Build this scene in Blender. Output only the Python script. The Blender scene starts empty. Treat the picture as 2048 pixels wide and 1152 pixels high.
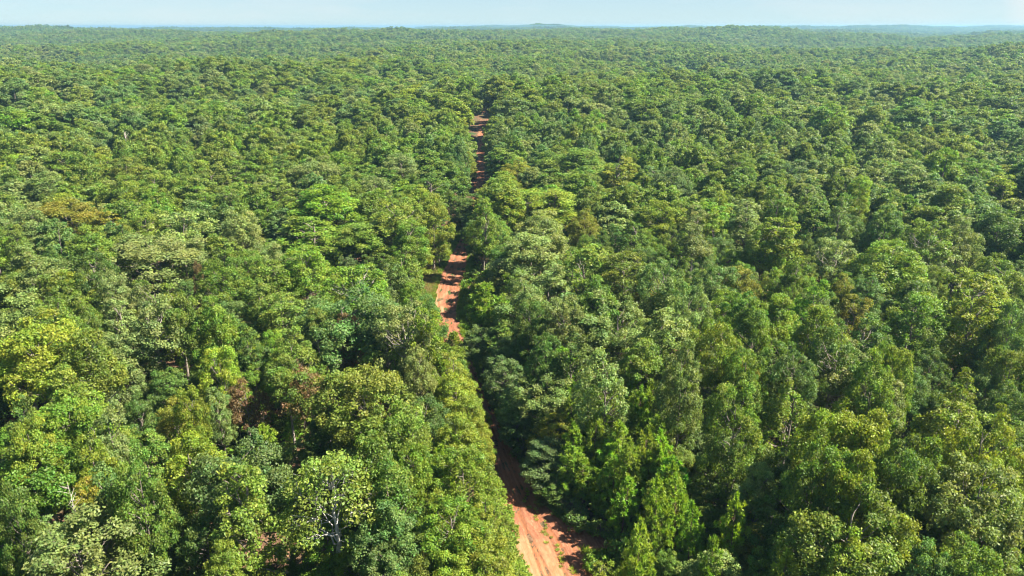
import bpy, math, random
import numpy as np
from mathutils import Vector, Matrix

R = math.radians
scene = bpy.context.scene
col = scene.collection
RNG = np.random.default_rng(7)
random.seed(7)

# ------------------------------------------------------------------ camera
EYE = 55.0
PITCH = 19.7
HFOV = 70.0
cam = bpy.data.cameras.new('camera')
cam.sensor_fit = 'HORIZONTAL'
cam.angle = R(HFOV)
cam.clip_start = 0.5
cam.clip_end = 60000
cam_ob = bpy.data.objects.new('camera', cam)
cam_ob.location = (0, 0, EYE)
cam_ob.rotation_euler = (R(90 - PITCH), 0, 0)
col.objects.link(cam_ob)
scene.camera = cam_ob

# ------------------------------------------------------------------ sky, sun, exposure
SUN_EL, SUN_AZ = 50.0, 97.0            # azimuth measured to the right of the view direction
world = bpy.data.worlds.new('World')
scene.world = world
world.use_nodes = True
nt = world.node_tree
for n in list(nt.nodes):
    nt.nodes.remove(n)


def N(tree, kind, **kw):
    n = tree.nodes.new(kind)
    for k, v in kw.items():
        setattr(n, k, v)
    return n


def math_node(tree, op, a, b=None, clamp=False):
    n = N(tree, 'ShaderNodeMath', operation=op, use_clamp=clamp)
    for i, v in enumerate((a, b)):
        if v is None:
            continue
        if isinstance(v, (int, float)):
            n.inputs[i].default_value = v
        else:
            tree.links.new(v, n.inputs[i])
    return n.outputs[0]


def mix_col(tree, fac, a, b, blend='MIX'):
    n = N(tree, 'ShaderNodeMix', data_type='RGBA', blend_type=blend)
    for i, v in ((0, fac), (6, a), (7, b)):
        if isinstance(v, (int, float)):
            n.inputs[i].default_value = v
        elif isinstance(v, tuple):
            n.inputs[i].default_value = (*v, 1) if len(v) == 3 else v
        else:
            tree.links.new(v, n.inputs[i])
    return n.outputs[2]


def ramp(tree, fac, lo, hi):
    n = N(tree, 'ShaderNodeMapRange', clamp=True)
    tree.links.new(fac, n.inputs[0])
    n.inputs[1].default_value, n.inputs[2].default_value = lo, hi
    return n.outputs[0]


out = N(nt, 'ShaderNodeOutputWorld')
bg = N(nt, 'ShaderNodeBackground')
sky = N(nt, 'ShaderNodeTexSky', sky_type='NISHITA')
sky.sun_disc = False
sky.sun_elevation = R(SUN_EL)
sky.sun_rotation = R(SUN_AZ)
sky.altitude = 200
sky.air_density = 0.7
sky.dust_density = 0.1
sky.ozone_density = 3.0
tc = N(nt, 'ShaderNodeTexCoord')
mp = N(nt, 'ShaderNodeMapping')
mp.inputs['Scale'].default_value = (1, 1, 5)
nt.links.new(tc.outputs['Generated'], mp.inputs[0])
cn = N(nt, 'ShaderNodeTexNoise')
cn.inputs['Scale'].default_value = 3.2
cn.inputs['Detail'].default_value = 7
cn.inputs['Roughness'].default_value = 0.6
nt.links.new(mp.outputs[0], cn.inputs['Vector'])
wisps = math_node(nt, 'MULTIPLY', ramp(nt, cn.outputs[0], 0.5, 0.8), 0.45)
# one bright cloud low in the sky towards the sun
dotn = N(nt, 'ShaderNodeVectorMath', operation='DOT_PRODUCT')
nt.links.new(tc.outputs['Generated'], dotn.inputs[0])
ca, ce = R(35.5), R(2.6)
dotn.inputs[1].default_value = (math.sin(ca) * math.cos(ce), math.cos(ca) * math.cos(ce), math.sin(ce))
ang = math_node(nt, 'SUBTRACT', 1.0, dotn.outputs[1])
ang = math_node(nt, 'ADD', ang, math_node(nt, 'MULTIPLY', math_node(nt, 'SUBTRACT', cn.outputs[0], 0.5), 0.002))
big = math_node(nt, 'SUBTRACT', 1.0, ramp(nt, ang, 0.0006, 0.0026))
mask = math_node(nt, 'MAXIMUM', wisps, math_node(nt, 'MULTIPLY', big, 0.8))
sepz = N(nt, 'ShaderNodeSeparateXYZ')
nt.links.new(tc.outputs['Generated'], sepz.inputs[0])
low = math_node(nt, 'MULTIPLY', math_node(nt, 'SUBTRACT', 1.0, ramp(nt, sepz.outputs[2], 0.08, 0.45)), 0.8)
veil = mix_col(nt, low, mix_col(nt, 1.0, sky.outputs[0], (0.7, 0.75, 0.75), 'MULTIPLY'), (1.16, 1.58, 1.78))     # thin even haze low in the sky
skyc = mix_col(nt, mask, veil, (2.55, 2.55, 2.5))
nt.links.new(skyc, bg.inputs[0])
bg.inputs[1].default_value = 0.08
nt.links.new(bg.outputs[0], out.inputs[0])

sun = bpy.data.lights.new('sun', 'SUN')
sun.energy = 5.0
sun.angle = R(0.55)
sun.color = (1.0, 0.93, 0.82)
sun_ob = bpy.data.objects.new('sun', sun)
sd = Vector((math.sin(R(SUN_AZ)) * math.cos(R(SUN_EL)), math.cos(R(SUN_AZ)) * math.cos(R(SUN_EL)), math.sin(R(SUN_EL))))
sun_ob.rotation_euler = sd.to_track_quat('Z', 'Y').to_euler()
sun_ob.location = sd * 300
col.objects.link(sun_ob)

vs = scene.view_settings
vs.view_transform = 'Standard'
vs.look = 'None'
vs.gamma = 1
vs.use_curve_mapping = False
vs.exposure = 2.2
scene.cycles.max_bounces = 7
scene.cycles.diffuse_bounces = 3
scene.cycles.transmission_bounces = 4
scene.cycles.volume_bounces = 0
scene.cycles.use_denoising = True
scene.cycles.filter_width = 1.15

# ------------------------------------------------------------------ helpers
F2 = 1024 / math.tan(R(HFOV / 2))      # focal length in pixels of the 2048 wide photograph
cp, sp = math.cos(R(PITCH)), math.sin(R(PITCH))


def terrain(x, y):
    x = np.asarray(x, float)
    y = np.asarray(y, float)
    r = np.hypot(x, y)
    s = np.clip((r - 210) / 600, 0, 1)
    s = s * s * (3 - 2 * s)
    z = s * 1.9 * (5.0 * np.sin(x / 290 + 0.6) * np.cos(y / 380 + 0.4) + 4.0 * np.sin((x * 0.8 + y) / 233 + 2.0)
             + 2.5 * np.sin((x - 0.6 * y) / 131))
    z = z + np.clip((r - 230) / 150, 0, 1) * (4.8 * np.sin(x / 47 + 1.7 * np.sin(y / 90)) * np.sin(y / 38 + 0.8) + 2.2 * np.sin((x - y) / 61 + 0.5))
    g = lambda cx, cy, wx, wy, h: h * np.exp(-((x - cx) / wx) ** 2 - ((y - cy) / wy) ** 2)
    z = z + g(-650, 820, 420, 420, -19) + g(900, 900, 420, 500, -8)
    z = z + g(0, 2050, 1100, 420, 19) + g(200, 1480, 1300, 260, -9) + g(-1900, 2700, 900, 500, 19) + g(1900, 2500, 900, 420, 10)
    z = z + g(-800, 4600, 2200, 700, 22) + g(2300, 5600, 1500, 800, 34) + g(-4200, 5400, 1200, 800, 34)
    z = z + g(5200, 6600, 1600, 900, 36) + g(300, 7400, 1300, 900, 36) + g(-3000, 8600, 900, 900, 14)
    z = z + g(2500, 1200, 700, 600, 6)
    a = np.clip((r - 230) / 320, 0, 1)
    b = np.clip((r - 1100) / 1200, 0, 1)
    z = z + 9 * a * a * (3 - 2 * a) * (1 - 0.65 * b * b * (3 - 2 * b))
    return z


def ray(px, py):
    """Direction in the world of the line of sight through a point of the photograph (2048 x 1152)."""
    u, v = (px - 1024) / F2, (py - 576) / F2
    d = np.array([u, cp - v * sp, -sp - v * cp])
    return d / np.linalg.norm(d)


def at(px, py, h=0.0):
    d = ray(px, py)
    z = h
    for _ in range(4):
        t = (z - EYE) / d[2]
        p = d * t
        z = float(terrain(p[0], p[1])) + h
    return float(p[0]), float(p[1])


def project(x, y, z):
    dz = z - EYE
    depth = y * cp - dz * sp
    return 1024 + F2 * x / depth, 576 - F2 * (y * sp + dz * cp) / depth, depth


def mesh_from(name, verts, faces_idx, sizes, mats, attrs=None, face_mats=None, smooth=False):
    """verts (n,3), faces_idx flat loop indices, sizes per face."""
    me = bpy.data.meshes.new(name)
    nv, nl, nf = len(verts), len(faces_idx), len(sizes)
    me.vertices.add(nv)
    me.vertices.foreach_set('co', np.asarray(verts, np.float32).ravel())
    me.loops.add(nl)
    me.loops.foreach_set('vertex_index', np.asarray(faces_idx, np.int32))
    me.polygons.add(nf)
    st = np.concatenate([[0], np.cumsum(sizes)[:-1]]).astype(np.int32)
    me.polygons.foreach_set('loop_start', st)
    for m in mats:
        me.materials.append(m)
    if face_mats is not None:
        me.polygons.foreach_set('material_index', np.asarray(face_mats, np.int32))
    if smooth is not False:
        fl = np.full(nf, True) if smooth is True else np.asarray(smooth, bool)
        me.polygons.foreach_set('use_smooth', fl)
    else:
        me.polygons.foreach_set('use_smooth', np.full(nf, False))
    for k, v in (attrs or {}).items():
        v = np.asarray(v, np.float32)
        a = me.attributes.new(k, 'FLOAT_VECTOR' if v.ndim == 2 else 'FLOAT', 'POINT')
        a.data.foreach_set('vector' if v.ndim == 2 else 'value', v.ravel())
    me.update()
    me.validate()
    return me


def link(name, data, parent=None):
    o = bpy.data.objects.new(name, data)
    col.objects.link(o)
    if parent is not None:
        o.parent = parent
    return o


def tag(o, label=None, cat=None, group=None, kind=None):
    for k, v in (('label', label), ('category', cat), ('group', group), ('kind', kind)):
        if v:
            o[k] = v
    return o


# ------------------------------------------------------------------ materials
def new_mat(name):
    m = bpy.data.materials.new(name)
    m.use_nodes = True
    t = m.node_tree
    for n in list(t.nodes):
        t.nodes.remove(n)
    return m, t, N(t, 'ShaderNodeOutputMaterial')


def leaf_material(name, instanced):
    m, t, o = new_mat(name)
    if instanced:
        a = N(t, 'ShaderNodeAttribute', attribute_type='INSTANCER', attribute_name='tint')
        base = a.outputs['Color']
    else:
        base = N(t, 'ShaderNodeObjectInfo').outputs['Color']
    tone = N(t, 'ShaderNodeAttribute', attribute_type='GEOMETRY', attribute_name='tone').outputs['Fac']
    warm = N(t, 'ShaderNodeAttribute', attribute_type='GEOMETRY', attribute_name='warm').outputs['Fac']
    hs = N(t, 'ShaderNodeHueSaturation')
    t.links.new(base, hs.inputs['Color'])
    t.links.new(math_node(t, 'ADD', 0.532, math_node(t, 'MULTIPLY', warm, -0.072)), hs.inputs['Hue'])
    t.links.new(math_node(t, 'ADD', 0.6, math_node(t, 'MULTIPLY', tone, 0.85)), hs.inputs['Value'])
    hs.inputs['Saturation'].default_value = 1.06
    c = hs.outputs[0]
    pb = N(t, 'ShaderNodeBsdfPrincipled')
    t.links.new(c, pb.inputs['Base Color'])
    pb.inputs['Roughness'].default_value = 0.5
    pb.inputs['Specular IOR Level'].default_value = 0.28
    tr = N(t, 'ShaderNodeBsdfTranslucent')
    t.links.new(mix_col(t, 1.0, c, (1.45, 1.5, 0.6), 'MULTIPLY'), tr.inputs['Color'])
    ms = N(t, 'ShaderNodeMixShader')
    ms.inputs[0].default_value = 0.40
    t.links.new(pb.outputs[0], ms.inputs[1])
    t.links.new(tr.outputs[0], ms.inputs[2])
    t.links.new(ms.outputs[0], o.inputs[0])
    return m


def bark_material(name, c1, c2):
    m, t, o = new_mat(name)
    pb = N(t, 'ShaderNodeBsdfPrincipled')
    tx = N(t, 'ShaderNodeTexCoord')
    mp = N(t, 'ShaderNodeMapping')
    mp.inputs['Scale'].default_value = (3, 3, 0.8)
    t.links.new(tx.outputs['Object'], mp.inputs[0])
    nz = N(t, 'ShaderNodeTexNoise')
    nz.inputs['Scale'].default_value = 2.5
    nz.inputs['Detail'].default_value = 6
    t.links.new(mp.outputs[0], nz.inputs['Vector'])
    t.links.new(mix_col(t, ramp(t, nz.outputs[0], 0.35, 0.65), c1, c2), pb.inputs['Base Color'])
    pb.inputs['Roughness'].default_value = 0.9
    bp = N(t, 'ShaderNodeBump')
    bp.inputs['Strength'].default_value = 0.6
    t.links.new(nz.outputs[0], bp.inputs['Height'])
    t.links.new(bp.outputs[0], pb.inputs['Normal'])
    t.links.new(pb.outputs[0], o.inputs[0])
    return m


LEAF = leaf_material('leaf', False)
LEAF_FAR = leaf_material('forest_leaf', True)
BARK = bark_material('bark', (0.10, 0.078, 0.058), (0.21, 0.175, 0.14))
BARK_MID = bark_material('grey_bark', (0.17, 0.14, 0.11), (0.34, 0.29, 0.24))
BARK_PINE = bark_material('pine_bark', (0.10, 0.06, 0.04), (0.2, 0.13, 0.09))
BARK_PALE = bark_material('pale_bark', (0.28, 0.26, 0.23), (0.46, 0.43, 0.38))
DEADWOOD = bark_material('deadwood', (0.24, 0.20, 0.16), (0.42, 0.37, 0.31))


def floor_material():
    m, t, o = new_mat('leaf_litter')
    pb = N(t, 'ShaderNodeBsdfPrincipled')
    tx = N(t, 'ShaderNodeTexCoord')
    n1 = N(t, 'ShaderNodeTexNoise')
    n1.inputs['Scale'].default_value = 0.16
    n1.inputs['Detail'].default_value = 8
    t.links.new(tx.outputs['Object'], n1.inputs['Vector'])
    n2 = N(t, 'ShaderNodeTexNoise')
    n2.inputs['Scale'].default_value = 3.0
    n2.inputs['Detail'].default_value = 4
    t.links.new(tx.outputs['Object'], n2.inputs['Vector'])
    c = mix_col(t, ramp(t, n2.outputs[0], 0.35, 0.7), (0.055, 0.032, 0.018), (0.17, 0.10, 0.058))
    c = mix_col(t, ramp(t, n1.outputs[0], 0.48, 0.62), c, (0.035, 0.055, 0.016))
    t.links.new(c, pb.inputs['Base Color'])
    pb.inputs['Roughness'].default_value = 0.95
    pb.inputs['Specular IOR Level'].default_value = 0.1
    t.links.new(pb.outputs[0], o.inputs[0])
    return m


def track_material():
    """Red clay with sandy lighter ground, dark tyre ruts and grass stains; u = metres across, v = metres along."""
    m, t, o = new_mat('red_clay')
    pb = N(t, 'ShaderNodeBsdfPrincipled')
    uv = N(t, 'ShaderNodeAttribute', attribute_name='uvm').outputs['Vector']
    sand = N(t, 'ShaderNodeAttribute', attribute_name='sand').outputs['Fac']
    rut = N(t, 'ShaderNodeAttribute', attribute_name='rut').outputs['Fac']
    edge = N(t, 'ShaderNodeAttribute', attribute_name='edge').outputs['Fac']

    def noise(scale, detail=5, rough=0.6, stretch=(1, 1, 1), src=uv):
        mp = N(t, 'ShaderNodeMapping')
        mp.inputs['Scale'].default_value = stretch
        t.links.new(src, mp.inputs[0])
        n = N(t, 'ShaderNodeTexNoise')
        n.inputs['Scale'].default_value = scale
        n.inputs['Detail'].default_value = detail
        n.inputs['Roughness'].default_value = rough
        t.links.new(mp.outputs[0], n.inputs['Vector'])
        return n.outputs[0]
    long_n = noise(1.6, 6, 0.65, (1, 0.13, 1))
    patch = noise(0.35, 6, 0.6, (1, 0.5, 1))
    fine = noise(4.0, 5, 0.7)
    clay = mix_col(t, ramp(t, long_n, 0.35, 0.68), (0.140, 0.048, 0.023), (0.235, 0.102, 0.053))
    clay = mix_col(t, ramp(t, fine, 0.5, 0.75), clay, (0.30, 0.15, 0.085))
    sandy = mix_col(t, ramp(t, long_n, 0.38, 0.66), (0.205, 0.098, 0.042), (0.275, 0.158, 0.083))
    sm = math_node(t, 'ADD', sand, math_node(t, 'MULTIPLY', math_node(t, 'SUBTRACT', patch, 0.5), 1.6))
    c = mix_col(t, ramp(t, sm, 0.38, 0.62), clay, sandy)
    # orange tint in the tracks, dark damp ruts
    c = mix_col(t, math_node(t, 'MULTIPLY', ramp(t, rut, 0.25, 0.7), 0.7), c, (0.20, 0.068, 0.025))
    dr = math_node(t, 'MULTIPLY', ramp(t, rut, 0.72, 0.95), ramp(t, long_n, 0.42, 0.6))
    c = mix_col(t, math_node(t, 'MULTIPLY', dr, 0.75), c, (0.085, 0.04, 0.022))
    # grass creeping in from the sides and down the middle
    gm = math_node(t, 'ADD', edge, math_node(t, 'MULTIPLY', math_node(t, 'SUBTRACT', noise(1.1, 6, 0.7), 0.5), 1.3))
    c = mix_col(t, math_node(t, 'MULTIPLY', ramp(t, gm, 0.62, 0.85), 0.8), c, (0.11, 0.12, 0.03))
    t.links.new(c, pb.inputs['Base Color'])
    pb.inputs['Roughness'].default_value = 0.88
    pb.inputs['Specular IOR Level'].default_value = 0.2
    bp = N(t, 'ShaderNodeBump')
    bp.inputs['Strength'].default_value = 0.7
    bp.inputs['Distance'].default_value = 0.12
    t.links.new(fine, bp.inputs['Height'])
    t.links.new(bp.outputs[0], pb.inputs['Normal'])
    t.links.new(pb.outputs[0], o.inputs[0])
    return m


# ------------------------------------------------------------------ ground
FLOOR = floor_material()
ax = np.concatenate([-np.geomspace(20000, 60, 70), np.arange(-54, 55, 6), np.geomspace(60, 20000, 70)])
ay = np.concatenate([-np.geomspace(3000, 40, 14), np.arange(-30, 480, 6), np.geomspace(486, 21000, 130)])
GX, GY = np.meshgrid(ax, ay)
GZ = terrain(GX, GY)
nx, ny = len(ax), len(ay)
idx = np.arange(nx * ny).reshape(ny, nx)
q = np.stack([idx[:-1, :-1], idx[:-1, 1:], idx[1:, 1:], idx[1:, :-1]], -1).reshape(-1, 4)
ground = link('forest_floor', mesh_from('forest_floor', np.stack([GX, GY, GZ], -1).reshape(-1, 3), q.ravel(), np.full(len(q), 4), [FLOOR], smooth=True))
ground['kind'] = 'structure'

# ------------------------------------------------------------------ dirt track
TRACK_PX = [(1172, 1290, 4.6), (1142, 1215, 4.5), (1117, 1152, 4.3), (1085, 1080, 3.8), (1042, 1000, 3.0), (1008, 925, 2.5), (978, 855, 2.2), (950, 790, 2.1), (922, 720, 2.2),
            (897, 650, 2.5), (893, 606, 2.9), (907, 550, 3.2), (924, 500, 2.4), (938, 455, 1.2), (950, 405, 1.1), (958, 362, 1.9), (961, 318, 1.9), (963, 282, 2.0), (965, 258, 2.0),
            (968, 240, 2.5), (972, 222, 2.4)]


def catmull(pts, step):
    P = np.array(pts)
    P = np.vstack([2 * P[0] - P[1], P, 2 * P[-1] - P[-2]])
    o = []
    for i in range(1, len(P) - 2):
        n = max(2, int(np.hypot(*(P[i + 1] - P[i])[:2]) / step))
        for k in range(n):
            s = k / n
            p0, p1, p2, p3 = P[i - 1:i + 3]
            o.append(0.5 * (2 * p1 + (p2 - p0) * s + (2 * p0 - 5 * p1 + 4 * p2 - p3) * s * s + (3 * p1 - p0 - 3 * p2 + p3) * s ** 3))
    o.append(P[-2])
    return np.array(o)


CL = catmull([(*at(x, y), w) for x, y, w in TRACK_PX], 0.6)
SPUR = catmull([(*at(x, y), w) for x, y, w in [(1100, 1050, 1.6), (1150, 1076, 1.9), (1200, 1092, 1.7), (1255, 1098, 1.3), (1330, 1090, 0.9)]], 0.6)


def track_frame(P, x, y):
    """distance across, metres along, half width of the nearest point of polyline P."""
    d2 = (x[:, None] - P[None, :, 0]) ** 2 + (y[:, None] - P[None, :, 1]) ** 2
    i = d2.argmin(1)
    j = np.clip(i, 0, len(P) - 2)
    tx, ty = P[j + 1, 0] - P[j, 0], P[j + 1, 1] - P[j, 1]
    L = np.hypot(tx, ty) + 1e-9
    across = ((x - P[i, 0]) * ty - (y - P[i, 1]) * tx) / L
    lens = np.concatenate([[0], np.cumsum(np.hypot(*np.diff(P[:, :2], axis=0).T))])
    return across, lens[i], P[i, 2], np.sqrt(d2[np.arange(len(x)), i])


def wob(x, y, s, k=0):
    return (np.sin(x / s + 1.3 * k + 2 * np.sin(y / s / 1.7 + k)) + np.sin((x * 0.6 + y) / s / 0.8 + 2.1 * k) + np.sin((x - y * 0.7) / s / 0.47 + k)) / 3


def build_track():
    cells, verts, A = [], [], {'uvm': [], 'sand': [], 'rut': [], 'edge': []}
    off = 0
    ys = CL[:, 1]
    for (y0, y1, st) in ((34, 110, 0.16), (110, 200, 0.25), (200, ys.max(), 0.5)):
        gy = np.arange(y0, y1 + st * 0.5, st)
        sel = CL[(ys > y0 - 6) & (ys < y1 + 6)]
        gx = np.arange(sel[:, 0].min() - 6, sel[:, 0].max() + 6 + (14 if y0 < 100 else 0), st)
        X, Y = np.meshgrid(gx, gy)
        x, y = X.ravel(), Y.ravel()
        ac, al, hw, ds = np.zeros(len(x)), np.zeros(len(x)), np.zeros(len(x)), np.zeros(len(x))
        for k in range(0, len(x), 20000):
            s = slice(k, k + 20000)
            ac[s], al[s], hw[s], ds[s] = track_frame(CL, x[s], y[s])
        e = ds - hw - 0.55 * wob(x, y, 1.6) - 0.3 * wob(x, y, 0.5, 2)
        if y0 < 100:
            for k in range(0, len(x), 20000):
                s = slice(k, k + 20000)
                _a, _l, h2, d2 = track_frame(SPUR, x[s], y[s])
                e[s] = np.minimum(e[s], d2 - h2 - 0.5 * wob(x[s], y[s], 1.2))
        inside = (e < 0)
        # ruts: two pairs of wheel tracks that wander
        rut = np.zeros(len(x))
        for c0, amp, ph in ((-1.25, 0.35, 0.0), (0.35, 0.35, 0.4), (1.15, 0.5, 2.0), (-0.35, 0.6, 3.1), (2.1, 0.4, 4.2)):
            cc = c0 * np.clip(hw / 2.6, 0.7, 1.5) + amp * np.sin(al / 9 + ph) + 0.12 * np.sin(al / 2.3 + ph)
            wgt = 1.0 if abs(c0) > 0.3 and c0 < 1.3 else 0.75
            rut = np.maximum(rut, wgt * np.exp(-((ac - cc) / 0.22) ** 2))
        z = terrain(x, y) + 0.10 + 0.05 * wob(x, y, 0.9, 1) + 0.025 * wob(x, y, 0.3, 3) - 0.10 * rut + 0.07 * np.clip(1 + e / 0.5, 0, 1)
        # a worn cross ridge pattern on the middle stretch
        z = z + np.where((y > 120) & (y < 200), 0.07 * np.sin(al / 0.9 + 1.2 * np.sin(ac * 1.3)), 0)
        near = np.clip((78 - y) / 18, 0, 1)
        mid = np.exp(-((y - 147) / 12) ** 2)
        far = np.clip((y - 230) / 60, 0, 1) * 0.35
        sand = near * np.clip(0.95 - ac / 3.6, 0, 1) + mid * np.clip(0.35 - ac / 5, 0, 1) + far
        edge = np.clip(1 + e / 0.9, 0, 1) * 0.75 + near * 0.34 * np.exp(-((ac - 0.8) / 0.5) ** 2)
        n = X.shape
        I = np.arange(len(x)).reshape(n)
        Q = np.stack([I[:-1, :-1], I[:-1, 1:], I[1:, 1:], I[1:, :-1]], -1).reshape(-1, 4)
        Q = Q[inside[Q].any(1)]
        used = np.unique(Q)
        re = np.full(len(x), -1)
        re[used] = np.arange(len(used)) + off
        cells.append(re[Q])
        # the outermost row dips into the ground
        z = np.where(inside, z, terrain(x, y) - 0.05)
        verts.append(np.stack([x, y, z], -1)[used])
        A['uvm'].append(np.stack([ac, al, np.zeros_like(ac)], -1)[used])
        A['sand'].append(sand[used])
        A['rut'].append(rut[used])
        A['edge'].append(edge[used])
        off += len(used)
    Q = np.concatenate(cells)
    me = mesh_from('dirt_track', np.concatenate(verts), Q.ravel(), np.full(len(Q), 4), [track_material()], {k: np.concatenate(v) for k, v in A.items()}, smooth=True)
    o = link('dirt_track', me)
    o['kind'] = 'structure'
    return o


build_track()

# ------------------------------------------------------------------ plant geometry
def unit(v):
    return v / (np.linalg.norm(v, axis=-1, keepdims=True) + 1e-9)


def leaves(c, n, ln, wd, rng):
    """Kite-shaped leaf sprays at points c facing n: verts (4k,3)."""
    k = len(c)
    t = unit(np.cross(n, rng.normal(size=(k, 3))))
    b = np.cross(n, t)
    ln = ln * rng.uniform(0.65, 1.3, (k, 1))
    wd = wd * rng.uniform(0.65, 1.3, (k, 1))
    droop = n * ln * rng.uniform(-0.12, 0.2, (k, 1))
    v = np.stack([c - t * ln * 0.5 - droop * 0.4, c - t * ln * 0.05 + b * wd * 0.5 + droop * 0.3, c + t * ln * 0.5 - droop * 0.6, c - t * ln * 0.05 - b * wd * 0.5 + droop * 0.3], 1)
    return v.reshape(-1, 3)


def tube(path, radii, sides=6):
    path = np.asarray(path, float)
    d = np.gradient(path, axis=0)
    d = unit(d)
    ref = np.where(np.abs(d[:, 2:3]) > 0.9, np.array([[1.0, 0, 0]]), np.array([[0, 0, 1.0]]))
    a = unit(np.cross(d, ref))
    b = np.cross(d, a)
    th = np.linspace(0, 2 * np.pi, sides, endpoint=False)
    ring = a[:, None] * np.cos(th)[None, :, None] + b[:, None] * np.sin(th)[None, :, None]
    v = path[:, None] + ring * np.asarray(radii)[:, None, None]
    n = len(path)
    I = np.arange(n * sides).reshape(n, sides)
    J = np.roll(I, -1, 1)
    q = np.stack([I[:-1], J[:-1], J[1:], I[1:]], -1).reshape(-1, 4)
    return v.reshape(-1, 3), q


class Wood:
    def __init__(self):
        self.v, self.q, self.n = [], [], 0

    def add(self, path, radii, sides=6):
        v, q = tube(path, radii, sides)
        self.v.append(v)
        self.q.append(q + self.n)
        self.n += len(v)

    def bend(self, a, b, ra, rb, sag, rng, seg=5, sides=5):
        a, b = np.array(a, float), np.array(b, float)
        s = np.linspace(0, 1, seg + 1)[:, None]
        p = a + (b - a) * s
        L = np.linalg.norm(b - a)
        p[:, 2] += (sag * L * 4 * s * (1 - s))[:, 0]
        p[1:-1] += rng.normal(0, 0.035 * L, (seg - 1, 3))
        self.add(p, np.linspace(ra, rb, seg + 1), sides)
        return p

    def arrays(self):
        return np.concatenate(self.v), np.concatenate(self.q)


def crown_clumps(rng, H, Rr, shape, nclump):
    """Centres and radii of the foliage clumps that make a crown up."""
    C, Rd = [], []
    base = {'round': 0.26, 'spread': 0.36, 'narrow': 0.2, 'column': 0.15, 'cone': 0.1, 'bush': 0.02, 'tall': 0.46, 'dome': 0.16}[shape]
    nsub = {'round': 6, 'spread': 6, 'narrow': 4, 'column': 3, 'cone': 1, 'bush': 5, 'tall': 4, 'dome': 3}[shape]
    offr = {'round': 0.52, 'spread': 0.6, 'narrow': 0.42, 'column': 0.3, 'cone': 0.0, 'bush': 0.5, 'tall': 0.5, 'dome': 0.3}[shape]
    subs = []
    a0 = rng.uniform(0, 6.283)
    for i in range(nsub):
        q = offr * Rr * (rng.uniform(0.75, 1.15) if i else 0.25)
        aa = a0 + i * 6.283 / max(1, nsub - 1) + rng.normal(0, 0.35)
        top = H * (rng.uniform(0.76, 0.97) if i else 1.0)
        bot = H * min(base * rng.uniform(0.75, 1.6), 0.7) if i else H * (base + 0.15 * (nsub > 1))
        wdt = Rr * ((rng.uniform(0.6, 0.8) if shape == 'dome' else rng.uniform(0.42, 0.62)) if nsub > 1 else 1.0)
        subs.append((np.array([q * math.cos(aa), q * math.sin(aa), (top + bot) / 2]), np.array([wdt, wdt, (top - bot) / 2])))
    k = 0
    while len(C) < nclump and k < nclump * 60:
        k += 1
        d = unit(rng.normal(size=3))
        if d[2] < -0.7:
            continue
        i = rng.integers(nsub)
        sc_, sr = subs[i]
        depth = rng.uniform(0.8, 1.02) if rng.random() < 0.82 else rng.uniform(0.4, 0.8)
        p = sc_ + d * sr * depth
        f = (p[2] / H - base) / (1 - base)
        if shape == 'cone':
            p[:2] *= 1.35 * max(0.0, 1.02 - f) ** 0.75 if f > 0.15 else 1.0
        if any(j != i and np.sum(((p - c2) / r2) ** 2) < 0.5 for j, (c2, r2) in enumerate(subs)):
            continue
        r = Rr * rng.uniform(0.12, 0.27) * (52 / max(nclump, 30)) ** 0.3 * (0.75 if shape in ('column', 'cone') and f > 0.8 else 1)
        p[2] = min(p[2], H - 0.6 * r)
        if any(np.linalg.norm(p - c) < 0.5 * (r + q) * 0.8 for c, q in zip(C, Rd)):
            continue
        C.append(p)
        Rd.append(r)
    return np.array(C), np.array(Rd)


def crown_leaves(rng, C, Rd, centre, per_area, ln, wd, up=0.45):
    P, Nn, T, W = [], [], [], []
    for c, r in zip(C, Rd):
        n = max(6, int(per_area * 4 * np.pi * r * r))
        d = unit(rng.normal(size=(n, 3)))
        outw = unit(c - centre)
        d = unit(d + 0.5 * outw + [0, 0, 0.3])
        sq = np.array([1, 1, rng.uniform(0.6, 0.9)])
        p = c + d * sq * r * (rng.uniform(0.3, 1.1, (n, 1)) ** 0.6 + np.abs(rng.normal(0, 0.22, (n, 1))))
        nn = unit(d * 0.6 + rng.normal(size=(n, 3)) * 0.6 + [0, 0, up])
        P.append(p)
        Nn.append(nn)
        tone = rng.uniform(0.2, 0.66)
        T.append(np.clip(tone + rng.normal(0, 0.24, n), 0, 1.3))
        W.append(np.clip(rng.uniform(0.2, 0.8) + rng.normal(0, 0.2, n), 0, 1))
    P, Nn, T, W = map(np.concatenate, (P, Nn, T, W))
    return leaves(P, Nn, ln, wd, rng), np.repeat(T, 4), np.repeat(W, 4)


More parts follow.
